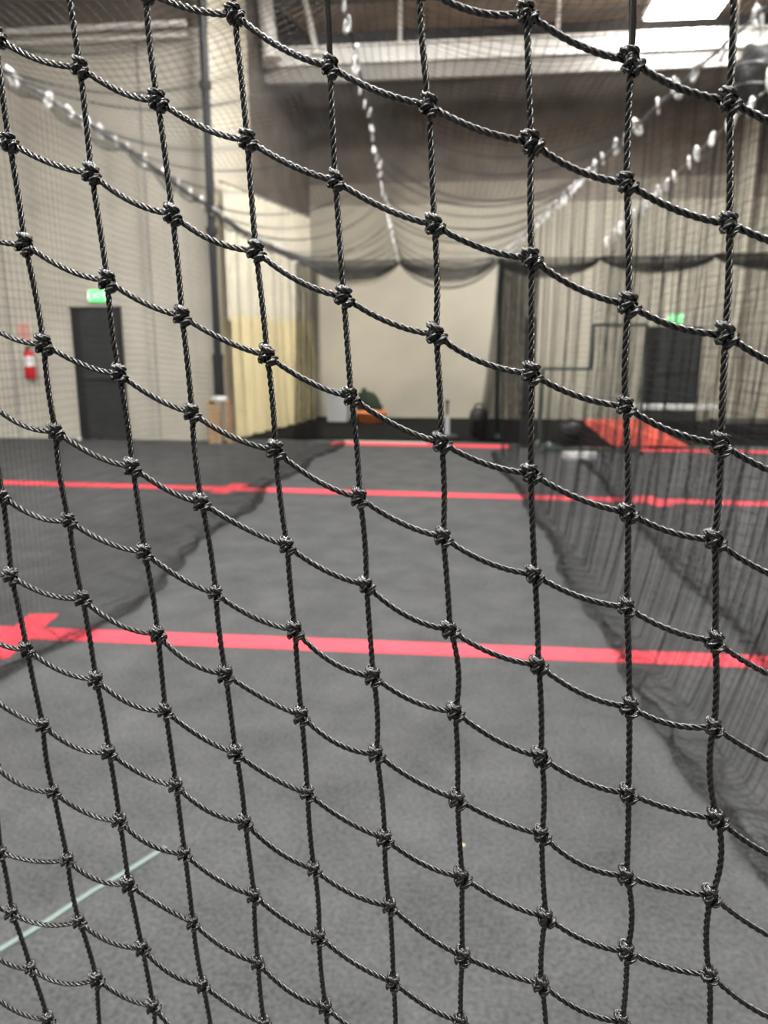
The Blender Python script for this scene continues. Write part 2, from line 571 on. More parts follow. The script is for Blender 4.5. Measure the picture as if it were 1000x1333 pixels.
tape('tape_patch', 'slanted red tape patch crossing the nearest line at its left end', [fl(-12, 858), fl(30, 823), fl(58, 800)], 0.17, M['red'], h=0.004)
tape('tape_patch', 'short red tape patch on the middle line by the left net', [fl(284, 642), fl(300, 636), fl(314, 630)], 0.20, M['red'], h=0.004)
tape('tape_patch', 'short red tape patch on the middle line behind the right net', [fl(836, 646), fl(850, 652), fl(866, 659)], 0.20, M['red'], h=0.004)
tape('floor_stripe', 'thin white stripe along the far side of the farthest red line', line(-2.1, -0.75, 12.10, -0.045), 0.12, M['stripewhite'], 'stripe')
tape('floor_stripe', 'dark green stripe edging the black mats at the far end', line(-2.3, 6.5, 12.24, -0.03), 0.14, M['stripegreen'], 'stripe')
tag(box('floor_matting', -3.9, 10.6, 12.36, YB - 0.02, 0.0005, 0.03, M['mat']), 'black rubber matting covering the floor before the back wall', 'mat')
tape('string', 'thin pale green string lying on the floor at the lower left', [fl(-40, 1262), fl(0, 1238), fl(60, 1202), fl(120, 1162), fl(170, 1133), fl(216, 1104)], 0.017, M['string'], 'string', h=0.006)
bm = bmesh.new()
bmesh.ops.create_icosphere(bm, subdivisions=2, radius=0.006)
for v in bm.verts:
    v.co.z *= 0.35; v.co.x *= 1.2 + 0.3 * math.sin(40 * v.co.y * 10)
p = on_floor(602.5, 1101)
tag(bm_obj('paper_scrap', bm, M['leaf'], None, True, (p[0], p[1], 0.003)), 'tiny tan scrap lying on the grey floor', 'scrap')

# ================================================================ things standing about
# fire extinguisher and its sign
fe = thing('fire_extinguisher', 'red fire extinguisher with white label on the left wall', 'extinguisher', (-7.21, YL - 0.09, 0.98))
cy = lathe('cylinder', [(0.0, 0.0), (0.075, 0.0), (0.085, 0.02), (0.085, 0.36), (0.07, 0.41), (0.03, 0.44), (0.03, 0.47), (0.0, 0.47)], M['redgloss'], fe)
lathe('label_band', [(0.0865, 0.20), (0.0865, 0.36)], M['white'], cy)
va = rod('valve', (0, 0, 0.47), (0, 0, 0.51), 0.022, M['darksteel'], fe)
box('handle', -0.015, 0.10, -0.012, 0.012, 0.51, 0.53, M['darksteel'], va)
rod('hose', (-0.02, -0.02, 0.50), (-0.10, -0.02, 0.22), 0.011, M['black'], va, 8)
box('wall_bracket', -0.03, 0.03, 0.06, 0.09, 0.1, 0.4, M['darksteel'], fe)
sg = thing('wall_sign', 'pale red sign on the wall above the fire extinguisher', 'sign', (-7.30, YL - 0.004, 1.60))
box('plate', -0.10, 0.10, -0.012, 0.002, 0.0, 0.26, M['pink'], sg, 0.003)
box('border', -0.105, 0.105, -0.006, 0.003, -0.006, 0.266, M['white'], sg)


def baseball(x, y, label, z=0.0):
    b = thing('baseball', label, 'ball', (x, y, z), 0)
    bm = bmesh.new()
    bmesh.ops.create_icosphere(bm, subdivisions=3, radius=0.037)
    co = bm_obj('cover', bm, M['ball'], b, True, (0, 0, 0.037))
    t = np.linspace(0, 2 * PI, 60)
    a = 0.44
    c = np.stack([np.cos(t) * (1 - a * np.cos(2 * t)) , np.sin(t) * (1 + a * np.cos(2 * t)), 1.25 * np.sin(2 * t) * 0.8], -1)
    c = c / np.linalg.norm(c, axis=1, keepdims=True) * 0.0372
    V, Q = tubes(c[None], 0.0012, 4)
    mobj('stitching', np_mesh('stitching', V, Q), M['stitch'], co)
    return b


baseball(-6.35, 11.70, 'white ball on the floor in front of the left dark door')
p = on_floor(714, 581); baseball(p[0], p[1], 'white ball on the floor left of the stepped screen, right of the other ball')
p = on_floor(700, 579); baseball(p[0], p[1], 'white ball on the floor at the foot of the black padded post')

# pale bin, orange bucket with dark sack
b = thing('storage_bin', 'pale grey bin by the back wall at the left', 'bin', (-2.72, 15.15, 0.03))
bm = bmesh.new()
r_ = bmesh.ops.create_cone(bm, cap_ends=True, segments=4, radius1=0.27, radius2=0.31, depth=0.58, matrix=Matrix.Translation((0, 0, 0.29)) @ Matrix.Rotation(PI / 4, 4, 'Z'))
bm_obj('body', bm, M['bin'], b)
li_ = box('lid', -0.235, 0.235, -0.235, 0.235, 0.58, 0.63, M['bin'], b, 0.012)
box('lid_handle', -0.08, 0.08, -0.02, 0.02, 0.63, 0.66, M['bin'], li_, 0.008)
b = thing('ball_tub', 'low orange tub on the black mats by the back wall', 'tub', (-2.02, 14.9, 0.03))
tb = lathe('body', [(0.0, 0.0), (0.24, 0.0), (0.30, 0.19), (0.32, 0.20), (0.30, 0.21), (0.28, 0.19), (0.22, 0.02), (0.0, 0.02)], M['orange2'], b)
lathe('rim', [(0.30, 0.185), (0.325, 0.195), (0.325, 0.212), (0.30, 0.215)], M['orange2'], tb)
b = thing('cloth_sack', 'rounded dark green sack leaning behind the orange tub', 'sack', (-2.16, 15.62, 0.03))
bm = bmesh.new()
bmesh.ops.create_icosphere(bm, subdivisions=3, radius=1.0)
for v in bm.verts:
    n = v.co.copy()
    v.co = Vector((n.x * 0.27, n.y * 0.18, 0.28 + n.z * 0.28 + 0.10 * n.x * (1 if n.z > 0 else 0) * -1))
    v.co += n * 0.012 * math.sin(9 * n.x + 5 * n.z)
bm_obj('body', bm, M['darkgreen'], b, True)
rod('neck_tie', (-0.10, 0, 0.53), (-0.12, 0, 0.62), 0.05, M['darkgreen'], b, 10)

# batting tee
t = thing('batting_tee', 'short batting tee with pale post before the back wall', 'batting tee', (-0.47, 12.75, 0.03))
lathe('base', [(0.0, 0.0), (0.17, 0.0), (0.18, 0.01), (0.17, 0.03), (0.04, 0.04), (0.0, 0.04)], M['black'], t)
po = rod('post', (0, 0, 0.04), (0, 0, 0.36), 0.045, M['bin'], t, 14)
rod('stem', (0, 0, 0.36), (0, 0, 0.56), 0.022, M['darksteel'], po, 12)
lathe('cup', [(0.022, 0.55), (0.03, 0.56), (0.045, 0.60), (0.04, 0.60), (0.0, 0.57)], M['black'], po)


def bag(name, label, loc, sx, sy, sz, rz=0.0, strap=True):
    b = thing(name, label, 'bag', loc, rz)
    bm = bmesh.new()
    bmesh.ops.create_icosphere(bm, subdivisions=3, radius=1.0)
    for v in bm.verts:
        n = v.co.copy()
        q = [math.copysign(abs(c) ** 0.62, c) for c in n]
        v.co = Vector((q[0] * sx, q[1] * sy, sz + q[2] * sz))
    bo = bm_obj('body', bm, M['black'], b, True)
    if strap:
        a = np.linspace(0, PI, 14)
        c = np.stack([0.5 * sx * np.cos(a), -0.3 * sy + 0 * a, 2 * sz - 0.02 + 0.35 * sz * np.sin(a)], -1)
        mobj('handle', np_mesh('handle', *tubes(c[None], 0.016, 6)), M['black'], bo)
        box('pocket', -0.6 * sx, 0.6 * sx, -sy - 0.03, -sy * 0.6, 0.25 * sz, 1.2 * sz, M['mat'], bo, 0.015)
    return b


bag('equipment_bag', 'upright black bag on the mats left of the green pole', (0.05, 12.85, 0.03), 0.16, 0.14, 0.24)
bag('equipment_bag', 'low black bag on the floor behind the stepped screen', (1.42, 11.95, 0.0), 0.19, 0.16, 0.19, 0.2)

# green pole at the net's end
gp = thing('net_pole', 'slim dark green pole at the right end of the tunnel', 'pole', (0.335, 12.66, 0.03))
rod('tube', (0, 0, 0.02), (0, 0, 2.78), 0.035, M['greenpaint'], gp, 14)
lathe('foot', [(0.0, 0.0), (0.14, 0.0), (0.14, 0.015), (0.05, 0.03), (0.05, 0.08), (0.0, 0.08)], M['greenpaint'], gp)
lathe('top_cap', [(0.0, 2.82), (0.03, 2.81), (0.042, 2.78), (0.042, 2.74), (0.0, 2.74)], M['greenpaint'], gp)

# stepped protective screen behind the right net
Ys = 11.45
sc = thing('stepped_screen', 'stepped green-grey tube screen with netting behind the right net', 'screen', (0.94, Ys, 0))
fr = [(0, 0.03), (0, 1.19), (0.68, 1.19), (0.68, 1.80), (1.42, 1.80), (1.42, 0.03)]
for k in range(len(fr)):
    a, b_ = fr[k], fr[(k + 1) % len(fr)]
    rod('frame_tube', (a[0], 0, a[1]), (b_[0], 0, b_[1]), 0.024, M['greengrey'], sc, 10)
for x in (0.02, 1.40):
    rod('foot_tube', (x, -0.3, 0.024), (x, 0.2, 0.024), 0.024, M['greengrey'], sc, 10)
xs = np.linspace(0, 1.42, 31)
zs = np.linspace(0.03, 1.80, 38)
Xg, Zg = np.meshgrid(xs, zs, indexing='ij')
pts = np.stack([Xg, 0.05 * np.sin(6 * Xg) * np.sin(2.5 * Zg), Zg], -1)
lo = pts[:, :25]; hi = pts[15:, 24:]
Vn, Qn = merge([tubes(lo, 0.002), tubes(np.swapaxes(lo, 0, 1), 0.002), tubes(hi, 0.002), tubes(np.swapaxes(hi, 0, 1), 0.002)])
tag(mobj('netting', np_mesh('netting', Vn, Qn), M['net'], sc), kind='stuff')

pp = thing('padded_post', 'tall black padded post left of the stepped screen', 'post', (0.76, 11.80, 0))
bm = bmesh.new()
add_box(bm, -0.085, 0.085, -0.085, 0.085, 0.03, 1.92, 0.03)
pd = bm_obj('padding', bm, M['black'], pp)
box('foot', -0.11, 0.11, -0.11, 0.11, 0.004, 0.03, M['darksteel'], pp)
for z in (0.5, 1.1, 1.7):
    box('strap', -0.089, 0.089, -0.089, 0.089, z, z + 0.04, M['mat'], pd, 0.01)

pa, pb = on_floor(736, 597), on_floor(774, 599)
wb = thing('white_tray', 'low white block of three cells on the floor before the stepped screen', 'tray', ((pa[0] + pb[0]) / 2, pa[1], 0))
box('base', -0.235, 0.235, -0.08, 0.08, 0.0, 0.02, M['bin'], wb)
for k in range(3):
    box('cell', -0.23 + 0.158 * k, -0.23 + 0.158 * k + 0.142, -0.075, 0.075, 0.02, 0.095, M['white'], wb, 0.012)

# orange wedge mat
A = on_floor(797, 583); B = on_floor(896, 584)
base = Vector((A[0], A[1], 0))
wm = thing('wedge_mat', 'orange wedge mat with black sides behind the right net', 'mat', base)
tl = Vector(at_y(757, 547, A[1] + 0.15)) - base
tr = Vector(at_y(832, 546, B[1] + 0.85)) - base
bl = Vector((0, 0, 0.03)); br = Vector((B[0], B[1], 0.03)) - base
tlg = Vector((tl.x, tl.y, 0.001)); trg = Vector((tr.x, tr.y, 0.001)); blg = Vector((0, 0, 0.001)); brg = Vector((br.x, br.y, 0.001))


def poly(name, pts, faces, m, parent):
    bm = bmesh.new()
    v = [bm.verts.new(q) for q in pts]
    for f in faces:
        bm.faces.new([v[k] for k in f])
    return bm_obj(name, bm, m, parent)


up_ = Vector((0, 0, 0.012))
poly('core', [tl, tr, br, bl, tlg, trg, brg, blg], [(0, 1, 2, 3), (4, 5, 6, 7), (0, 4, 7, 3), (1, 5, 6, 2), (0, 1, 5, 4), (3, 2, 6, 7)], M['black'], wm)
tcv = poly('top_cover', [tl + up_, tr + up_, br + up_, bl + up_, tl, tr, br, bl], [(0, 1, 2, 3), (4, 5, 6, 7), (0, 4, 7, 3), (1, 5, 6, 2), (0, 1, 5, 4), (3, 2, 6, 7)], M['orange'], wm)
e1 = (tl + bl) / 2; e2 = (tr + br) / 2
rod('fold_seam', e1 + up_ * 1.0, e2 + up_ * 1.0, 0.006, M['redgloss'], tcv, 6)

# white bench and black stacked mats behind the wedge
wbn = thing('bench', 'low white bench behind the orange wedge mat', 'bench', (3.55, 14.6, 0.03))
box('seat', -0.95, 0.75, -0.18, 0.18, 0.34, 0.42, M['white'], wbn, 0.01)
for x in (-0.8, 0.6):
    for y in (-0.13, 0.13):
        rod('leg', (x, y, 0), (x, y, 0.34), 0.022, M['chrome'], wbn, 10)
for k in range(3):
    sm = thing('folded_mat', ('bottom black mat of the stack right of the white bench', 'middle black mat of the stack right of the white bench', 'top black mat of the stack right of the white bench')[k], 'mat', (4.75 + 0.03 * k, 13.5, 0.03 + 0.085 * k), 0.02 * k - 0.02)
    box('panel', -0.78, -0.01, -0.45, 0.45, 0, 0.083, M['black'], sm, 0.02)
    box('panel', 0.01, 0.78, -0.45, 0.45, 0, 0.083, M['black'], sm, 0.02)
bx = thing('cardboard_box', 'small tan box on the mats at the right edge', 'box', (5.35, 14.4, 0.03), 0.15)
box('body', -0.18, 0.18, -0.15, 0.15, 0, 0.30, M['tan'], bx)
box('flap', -0.18, 0.0, -0.15, 0.15, 0.30, 0.306, M['tan'], bx)
box('flap', 0.005, 0.18, -0.15, 0.15, 0.30, 0.306, M['tan'], bx)
box('tape_strip', -0.02, 0.025, -0.152, 0.152, 0.306, 0.308, M['stripewhite'], bx)

# vinyl curtain on the return wall
cv = thing('vinyl_curtain', 'pleated cream and yellow curtain hanging along the return wall', 'curtain', (-3.90, 11.99, 0))
ux, uy = 0.165, 0.986
ns = 260
s = np.linspace(0, 3.5, ns)
fold = 0.045 * np.sin(2 * PI * s / 0.26 + 0.8 * np.sin(3 * s)) + 0.015 * np.sin(2 * PI * s / 0.09)
fold2 = 0.055 * np.sin(2 * PI * s / 0.24 + 0.7 * np.sin(2.6 * s) + 0.4) + 0.012 * np.sin(2 * PI * s / 0.1)


def curtain(name, z0, z1, fo, off, m, wav=0.0):
    zz = np.linspace(0, 1, 8)
    P = np.zeros((ns, 8, 3))
    nx, ny = uy, -ux
    for j, q in enumerate(zz):
        zb = z0 + wav * np.sin(2 * PI * s / 0.5) * (1 - q)
        z = zb + (z1 - z0) * q
        am = 1.15 - 0.4 * q
        P[:, j, 0] = ux * s + nx * (off + fo * am)
        P[:, j, 1] = uy * s + ny * (off + fo * am)
        P[:, j, 2] = z
    V = np.concatenate([P.reshape(-1, 3), (P - np.array([nx, ny, 0]) * 0.006).reshape(-1, 3)])
    idx = np.arange(ns * 8).reshape(ns, 8)
    q1 = np.stack([idx[:-1, :-1], idx[1:, :-1], idx[1:, 1:], idx[:-1, 1:]], -1).reshape(-1, 4)
    return mobj(name, np_mesh(name, V, np.concatenate([q1, q1[:, ::-1] + ns * 8])), m, cv)


curtain('upper_panel', 1.90, 3.9, fold, 0.02, M['curtain'])
curtain('lower_panel', 0.05, 1.98, fold2, 0.06, M['curtain_low'], 0.02)
rod('curtain_rail', (-0.02, -0.02, 3.93), (ux * 3.5 + 0.02, uy * 3.5, 3.93), 0.02, M['beamgrey'], cv, 10)

# ================================================================ tunnel nets behind
CELL = 0.0476


def interp(y, ys, vs_):
    return np.interp(y, ys, vs_)


YN, YF = 0.55, 11.9            # near and far end of the tunnel


def z_left(y): return interp(y, [0, 4.2, 5.7, 7.2, 8.9, 11.9], [3.0, 2.99, 2.95, 2.84, 2.73, 2.77])
def x_left(y): return -2.55 + 0 * y
def x_s1(y): return -0.33 - 0.072 * y
def z_s1(y): return interp(y, [0, 5, 8, 11.9], [2.95, 2.92, 2.80, 2.70])
def x_s2(y): return 1.58 - 0.114 * y
def z_s2(y): return interp(y, [0, 5, 8, 11.9], [2.95, 2.92, 2.82, 2.68])
def x_right(y): return 1.58 + 0 * y
def z_right(y): return interp(y, [0, 6, 9, 11.9], [2.98, 2.95, 2.85, 2.76])


def waves(x, freqs, seed):
    r = np.random.default_rng(seed)
    out = 0 * x
    for f_ in freqs:
        out = out + np.sin(2 * PI * f_ * x + r.uniform(0, 6.28) + 0.6 * np.sin(2 * PI * 0.31 * f_ * x + r.uniform(0, 6.28)))
    return out / len(freqs)


# --- roof net in three hanging lanes
ys = np.arange(YN, YF, CELL)
lanes = ((x_left, z_left, x_s1, z_s1), (x_s1, z_s1, x_s2, z_s2))
cols_ = []
for li, (xa, za, xb, zb) in enumerate(lanes):
    wmax = float(np.max(xb(ys) - xa(ys)))
    n = int(wmax * 1.12 / CELL)
    for t in (np.arange(n) + 0.5) / n:
        X = xa(ys) * (1 - t) + xb(ys) * t
        b = 4 * t * (1 - t)
        sag = 0.32 + 0.05 * np.sin(1.1 * ys + li * 2) + 0.05 * waves(ys, (0.45, 0.9, 1.9), 40 + li)
        Zz = za(ys) * (1 - t) + zb(ys) * t - sag * b ** 0.8
        Y = ys + 0.02 * np.sin(3 * t * PI + ys)
        cols_.append(np.stack([X, Y, Zz], -1))
rn = thing('roof_net', 'sagging black net roof of the batting tunnel', 'net', (0, YN, 0))
me = net_mesh('roof_net_mesh', np.array(cols_) - np.array([0, YN, 0]), 0.0014)
tag(mobj('mesh', me, M['net'], rn), kind='stuff')


def cable(parent, name, xf, zf, y0, y1, r, m, off=(0, 0, 0)):
    yy = np.linspace(y0, y1, 60)
    P = np.stack([xf(yy), yy, zf(yy)], -1) - np.array(off)
    return mobj(name, np_mesh(name, *tubes(P[None], r, 6)), m, parent)


cable(rn, 'seam_cord', x_s1, z_s1, YN, YF, 0.006, M['hem'], (0, YN, 0))


def clip_mesh():
    a = np.linspace(0, 2 * PI, 25)
    c = np.stack([0.0095 * np.cos(a), 0 * a, 0.022 * np.sin(a)], -1)
    c[:, 2] += 0.004 * np.sign(np.sin(a)) * (np.abs(np.cos(a)) < 0.8)
    V1, Q1 = tubes(c[None], 0.0068, 6, ref=(0, 1, 0.01))
    g_ = np.array([[(0.011, 0, -0.012), (0.0125, 0, 0.0), (0.011, 0, 0.012)]])
    V2, Q2 = tubes(g_, 0.006, 6)
    e_ = np.array([[(0, -0.003, 0.028), (0, 0.0, 0.034), (0, 0.003, 0.028)]])
    V3, Q3 = tubes(e_, 0.005, 6, ref=(1, 0, 0))
    return np_mesh('snap_clip', *merge([(V1, Q1), (V2, Q2), (V3, Q3)]))


CLIP = clip_mesh()
CLIP.materials.append(M['clip'])


def clips(parent, xf, zf, y_list, off, size=1.0):
    for y in y_list:
        o = bpy.data.objects.new('snap_clip', CLIP)
        o.location = (float(xf(y)) - off[0] + random.uniform(-0.012, 0.012), y - off[1], float(zf(y)) - off[2] - 0.018)
        o.rotation_euler = (random.uniform(-0.3, 0.3), random.uniform(-0.5, 0.5), random.uniform(0, PI))
        sc_ = size * random.uniform(0.8, 1.25)
        o.scale = (sc_, sc_, sc_)
        link(o, parent)


def ylist(y0, y1, step):
    out, y = [], y0
    while y < y1:
        out.append(y)
        y += step * random.uniform(0.6, 1.35)
    return out


clips(rn, x_s1, z_s1, ylist(3.2, 11.5, 0.30), (0, YN, 0))


# --- side nets
def side_net(name, label, xf, zf, lean, gather, amp, freqs, seed, spread, drag, side, y0=YN, y1=YF):
    """hangs from a cable, gathered into folds, its foot trailing over the floor"""
    n_i = int((y1 - y0) * gather / CELL)
    s_ = np.linspace(0, 1, n_i)
    yy = y0 + (y1 - y0) * s_
    n_j = int((3.0 + drag) / CELL)
    L = np.arange(n_j) * CELL
    fw_ = amp * waves(yy, freqs, seed)
    fw2 = amp * waves(yy, [q * 0.6 for q in freqs], seed + 1)
    P = np.zeros((n_i, n_j, 3))
    ztop = zf(yy)
    lean_y = lean(yy) if callable(lean) else lean + 0 * yy
    for j in range(n_j):
        t = np.clip(L[j] / ztop, 0, 1)
        over = np.maximum(L[j] - ztop, 0)
        mixf = fw_ * (1 - t) + (0.5 * fw_ + 1.0 * fw2) * t
        X = xf(yy) - side * lean_y * t ** 3.0 + mixf * (0.35 + 0.65 * t) * (1 - 0.75 * t ** 6)
        k = np.clip(over / drag, 0, 1)
        X = X - side * spread * np.sin(k * 2.3) * (0.75 + 0.28 * waves(yy, (0.17, 0.43), seed + 5)) + (over > 0) * 0.03 * np.sin(14 * yy + 9 * k)
        Y = yy + 0.30 * amp * np.cos(2 * PI * freqs[-1] * yy + 2.0 * t) + 0.25 * t * t * np.sin(0.55 * yy) * side * 0.3
        Zz = np.maximum(ztop - L[j], 0)
        Zz = np.where(over > 0, 0.012 + 0.030 * np.abs(np.sin(11 * yy + 17 * k + 3 * np.sin(5 * yy))) * np.sin(PI * np.clip(k, 0.02, 0.98)), np.maximum(Zz, 0.008))
        P[:, j] = np.stack([X, Y, Zz], -1)
    o = thing(name, label, 'net', (float(xf(np.array(y0))), y0, 0))
    off = np.array([float(xf(np.array(y0))), y0, 0])
    tag(mobj('mesh', net_mesh(name + '_mesh', P - off, 0.0015), M['net'], o), kind='stuff')
    cable(o, 'top_cable', xf, zf, y0, y1, 0.005, M['cable'], off)
    return o, off


ln, off = side_net('side_net', 'sheer black net along the left side of the tunnel', x_left, z_left, 0.05, 1.05, 0.05, (0.55, 1.3, 2.1), 3, 0.50, 1.25, -1)
clips(ln, x_left, z_left, ylist(3.6, 11.5, 0.27), off, 1.5)
rs, off = side_net('side_net', 'gathered black net along the right side of the tunnel', x_s2, z_s2,
                   lambda y: interp(y, [0, 2, 3.2, 5.75, 10.4, 12], [0.35, 0.33, 0.28, 0.15, -0.05, -0.05]), 1.6, 0.055, (2.1, 3.7, 6.3), 11, 0.20, 0.6, 1, YN, 11.1)
clips(rs, x_s2, z_s2, ylist(3.6, 11.0, 0.30), off, 1.6)
OFF_R = off
ns2, off = side_net('side_net', 'second gathered black net behind the right net, hung from its own cable', x_right, z_right, 0.05, 1.45, 0.06, (1.7, 3.1, 5.3), 31, 0.15, 0.3, 1, 3.0, 10.6)
clips(ns2, x_right, z_right, ylist(3.6, 10.5, 0.33), off, 1.8)
OFF_N = off


def bunched_hem(parent, off, xf, zf, y0, y1, drop, side):
    """the net's top edge folded over its cable in a loose roll"""
    n = int((y1 - y0) * 1.5 / CELL)
    yy = np.linspace(y0, y1, n)
    rows = 9
    parts = []
    for layer in range(1):
        P = np.zeros((n, rows, 3))
        for j in range(rows):
            a = 2 * PI * j / (rows - 1)
            w = drop * (0.75 + 0.35 * waves(yy, (0.7, 1.9), 200 + layer))
            P[:, j, 0] = xf(yy) + side * (0.35 + 0.2 * layer) * w * np.sin(a)
            P[:, j, 1] = yy + 0.01 * np.sin(3 * a + 9 * yy)
            P[:, j, 2] = zf(yy) - 0.5 * w * (1 - np.cos(a)) - 0.02 * layer
        P = P - off
        parts += [tubes(P, 0.0016), tubes(np.swapaxes(P, 0, 1), 0.0016)]
    return tag(mobj('bunched_hem', np_mesh('bunched_hem', *merge(parts)), M['net'], parent), kind='stuff')


bunched_hem(ln, np.array([-2.55, YN, 0]), x_left, z_left, 3.2, YF, 0.11, 1)



# --- scalloped edge hanging from the far cable, one panel per bay
def valance(xa, xb, ztop, drop, label, seed):
    w = xb - xa - 0.02
    o = thing('end_valance', label, 'net', (xa, YF + 0.05, ztop), 0, 'scalloped net edges hanging from the far cable')
    parts = []
    for layer in range(7):
        n = int(w * 1.5 / CELL)
        t = np.linspace(0, 1, n)
        rows = 11
        P = np.zeros((n, rows, 3))
        for j in range(rows):
            q = j / (rows - 1)
            P[:, j, 0] = w * t
            P[:, j, 1] = 0.015 * layer + 0.03 * waves(w * t, (3.0, 5.5), seed + layer) * q
            P[:, j, 2] = -q * (0.05 + drop * (4 * t * (1 - t)) ** 0.75) * (1 - 0.03 * layer)
        parts += [tubes(P, 0.0024), tubes(np.swapaxes(P, 0, 1), 0.0024)]
    tag(mobj('mesh', np_mesh('valance_mesh', *merge(parts)), M['net'], o), kind='stuff')
    rod('top_cable', (0, 0, 0), (w, 0, 0), 0.006, M['cable'], o, 8)
    return o


valance(-2.60, -1.18, 2.77, 0.27, 'leftmost scalloped net edge at the far end of the tunnel', 60)
valance(-1.18, 0.25, 2.77, 0.28, 'middle scalloped net edge at the far end of the tunnel', 70)
valance(0.25, 1.75, 2.77, 0.24, 'scalloped net edge just right of the green pole', 80)
valance(1.75, 3.35, 2.78, 0.20, 'scalloped net edge right of the tunnel, second from the right', 90)
valance(3.35, 5.00, 2.80, 0.20, 'rightmost scalloped net edge at the far end', 100)


# --- net curtains pulled open at the far end
def bundle(label, xa_t, xb_t, xa_b, xb_b, y, seed, width):
    n = int(width / CELL)
    t = np.linspace(0, 1, n)
    rows = int(2.74 / CELL)
    P = np.zeros((n, rows, 3))
    fo = waves(t, (5.0, 9.0), seed)
    for j in range(rows):
        q = j / (rows - 1)
        e = q ** 1.5
        xa = xa_t * (1 - e) + xa_b * e
        xb = xb_t * (1 - e) + xb_b * e
        P[:, j, 0] = xa + (xb - xa) * t
        P[:, j, 1] = 0.10 * fo * (0.6 + 0.5 * q)
        P[:, j, 2] = 2.74 * (1 - q) + 0.012
    o = thing('net_curtain', label, 'net', (0, y, 0), 0, 'net curtains drawn open at the far end')
    ly = []
    for sh in ((0, 0, 0), (0.02, 0.05, 0.01), (-0.015, 0.09, 0.02)):
        P2 = P + np.array(sh)
        ly += [tubes(P2, 0.0021), tubes(np.swapaxes(P2, 0, 1), 0.0021)]
    tag(mobj('mesh', np_mesh('bundle_mesh', *merge(ly)), M['net'], o), kind='stuff')
    rod('top_rope', (xa_t, 0, 2.745), (xb_t, 0, 2.745), 0.008, M['hem'], o, 8)
    return o


bundle('dark net curtain bunched beside the green pole', 0.28, 0.88, 0.02, 0.80, YF + 0.38, 21, 2.6)
bundle('dark net curtain bunched at the left end by the yellow curtain', -2.86, -2.52, -2.95, -2.50, YF + 0.38, 22, 1.6)

# dark rolled net tied up high at the right
rb = thing('net_roll', 'dark rolled up net tied under the roof at the upper right', 'net', at_y(985, 102, 7.0))
bm = bmesh.new()
bmesh.ops.create_icosphere(bm, subdivisions=4, radius=1.0)
for v in bm.verts:
    n = v.co.copy()
    k = 1 + 0.10 * math.sin(7 * n.x + 5 * n.z) + 0.06 * math.sin(13 * n.y + 9 * n.z)
    v.co = Vector((n.x * 0.20 * k, n.y * 0.16 * k, n.z * 0.24 * k))
bm_obj('roll', bm, M['hem'], rb, True)
for z in (-0.08, 0.07):
    a = np.linspace(0, 2 * PI, 30)
    c = np.stack([0.205 * np.cos(a), 0.165 * np.sin(a), z + 0.01 * np.sin(2 * a)], -1)
    mobj('tie_cord', np_mesh('tie_cord', *tubes(c[None], 0.007, 5, ref=(0, 0, 1))), M['cable'], rb)
rod('hanging_cord', (0, 0, 0.2), (0, 0, 3.0), 0.006, M['hem'], rb, 6)
for dz, dx in ((-0.02, 0.04), (-0.16, 0.08)):
    o = bpy.data.objects.new('snap_clip', CLIP); o.location = (dx, -0.18, dz); o.scale = (1.6, 1.6, 1.6); link(o, rb)

# ================================================================ the net right in front of the viewer
COLS = 'YZABCDEFGHI'
KN = {
0:{'G':(686,17),'H':(822,78),'I':(950,130)},
1:{'D':(305,18),'E':(430,86),'F':(558.6,137),'G':(692,185),'H':(816,238),'I':(950,291)},
2:{'B':(104,87),'C':(205,130),'D':(322,182),'E':(437,235),'F':(565.5,292.5),'G':(692,336),'H':(818.5,396),'I':(945,435)},
3:{'A':(12,185),'B':(119,225.5),'C':(224,278),'D':(333,326),'E':(447.5,386),'F':(567.5,435),'G':(692,486),'H':(814.5,529),'I':(939,577.5)},
4:{'A':(32,317),'B':(140,365),'C':(237,411),'D':(348,462.5),'E':(457,516),'F':(575,576),'G':(691,616),'H':(818,667),'I':(930.5,702.5)},
5:{'A':(57,447.5),'B':(155,486),'C':(250,537),'D':(358.5,586),'E':(468,647.5),'F':(577,699),'G':(696,747.5),'H':(816,790),'I':(931,834)},
6:{'A':(72.5,561),'B':(172.5,607.5),'C':(262.5,654),'D':(374,710),'E':(477,761),'F':(586,819.5),'G':(701,865.5),'H':(819.5,919.5),'I':(929.5,946)},
7:{'Z':(3,646),'A':(90,677.5),'B':(188,719),'C':(281,772.5),'D':(384,820),'E':(486,880),'F':(592.5,926),'G':(704.5,985),'H':(818,1032.5),'I':(934,1065.5)},
8:{'Z':(14.5,750),'A':(107.5,779),'B':(205.5,825),'C':(294,877.5),'D':(392.5,931),'E':(490,981),'F':(595.5,1040),'G':(705.5,1086),'H':(815.5,1140),'I':(926,1165)},
9:{'Z':(35,845),'A':(125,884),'B':(215.5,925),'C':(307,980),'D':(400.5,1032.5),'E':(501,1091),'F':(602,1141),'G':(711,1193),'H':(816,1238),'I':(924,1268)},
10:{'Z':(56,944),'A':(142,979),'B':(229.5,1022.5),'C':(319,1070),'D':(409,1131),'E':(507.5,1179),'F':(602.5,1244),'G':(705,1280.5),'H':(810,1329)},
11:{'Z':(69.5,1031),'A':(156,1068),'B':(240.5,1111),'C':(331,1165.5),'D':(415,1219),'E':(512,1278),'F':(600,1329)},
12:{'Y':(1,1109),'Z':(88,1119),'A':(167.5,1151),'B':(251,1200),'C':(336,1253),'D':(424,1310.5)},
13:{'Y':(15,1188),'Z':(103,1199),'A':(185,1234),'B':(264,1282),'C':(344,1332)},
14:{'Y':(40,1260.5),'Z':(126,1274),'A':(199.5,1309)},
15:{'Y':(62.5,1327)}}
known = {(COLS.index(c), r): uv for r, d in KN.items() for c, uv in d.items()}
PHI = math.radians(14.0)
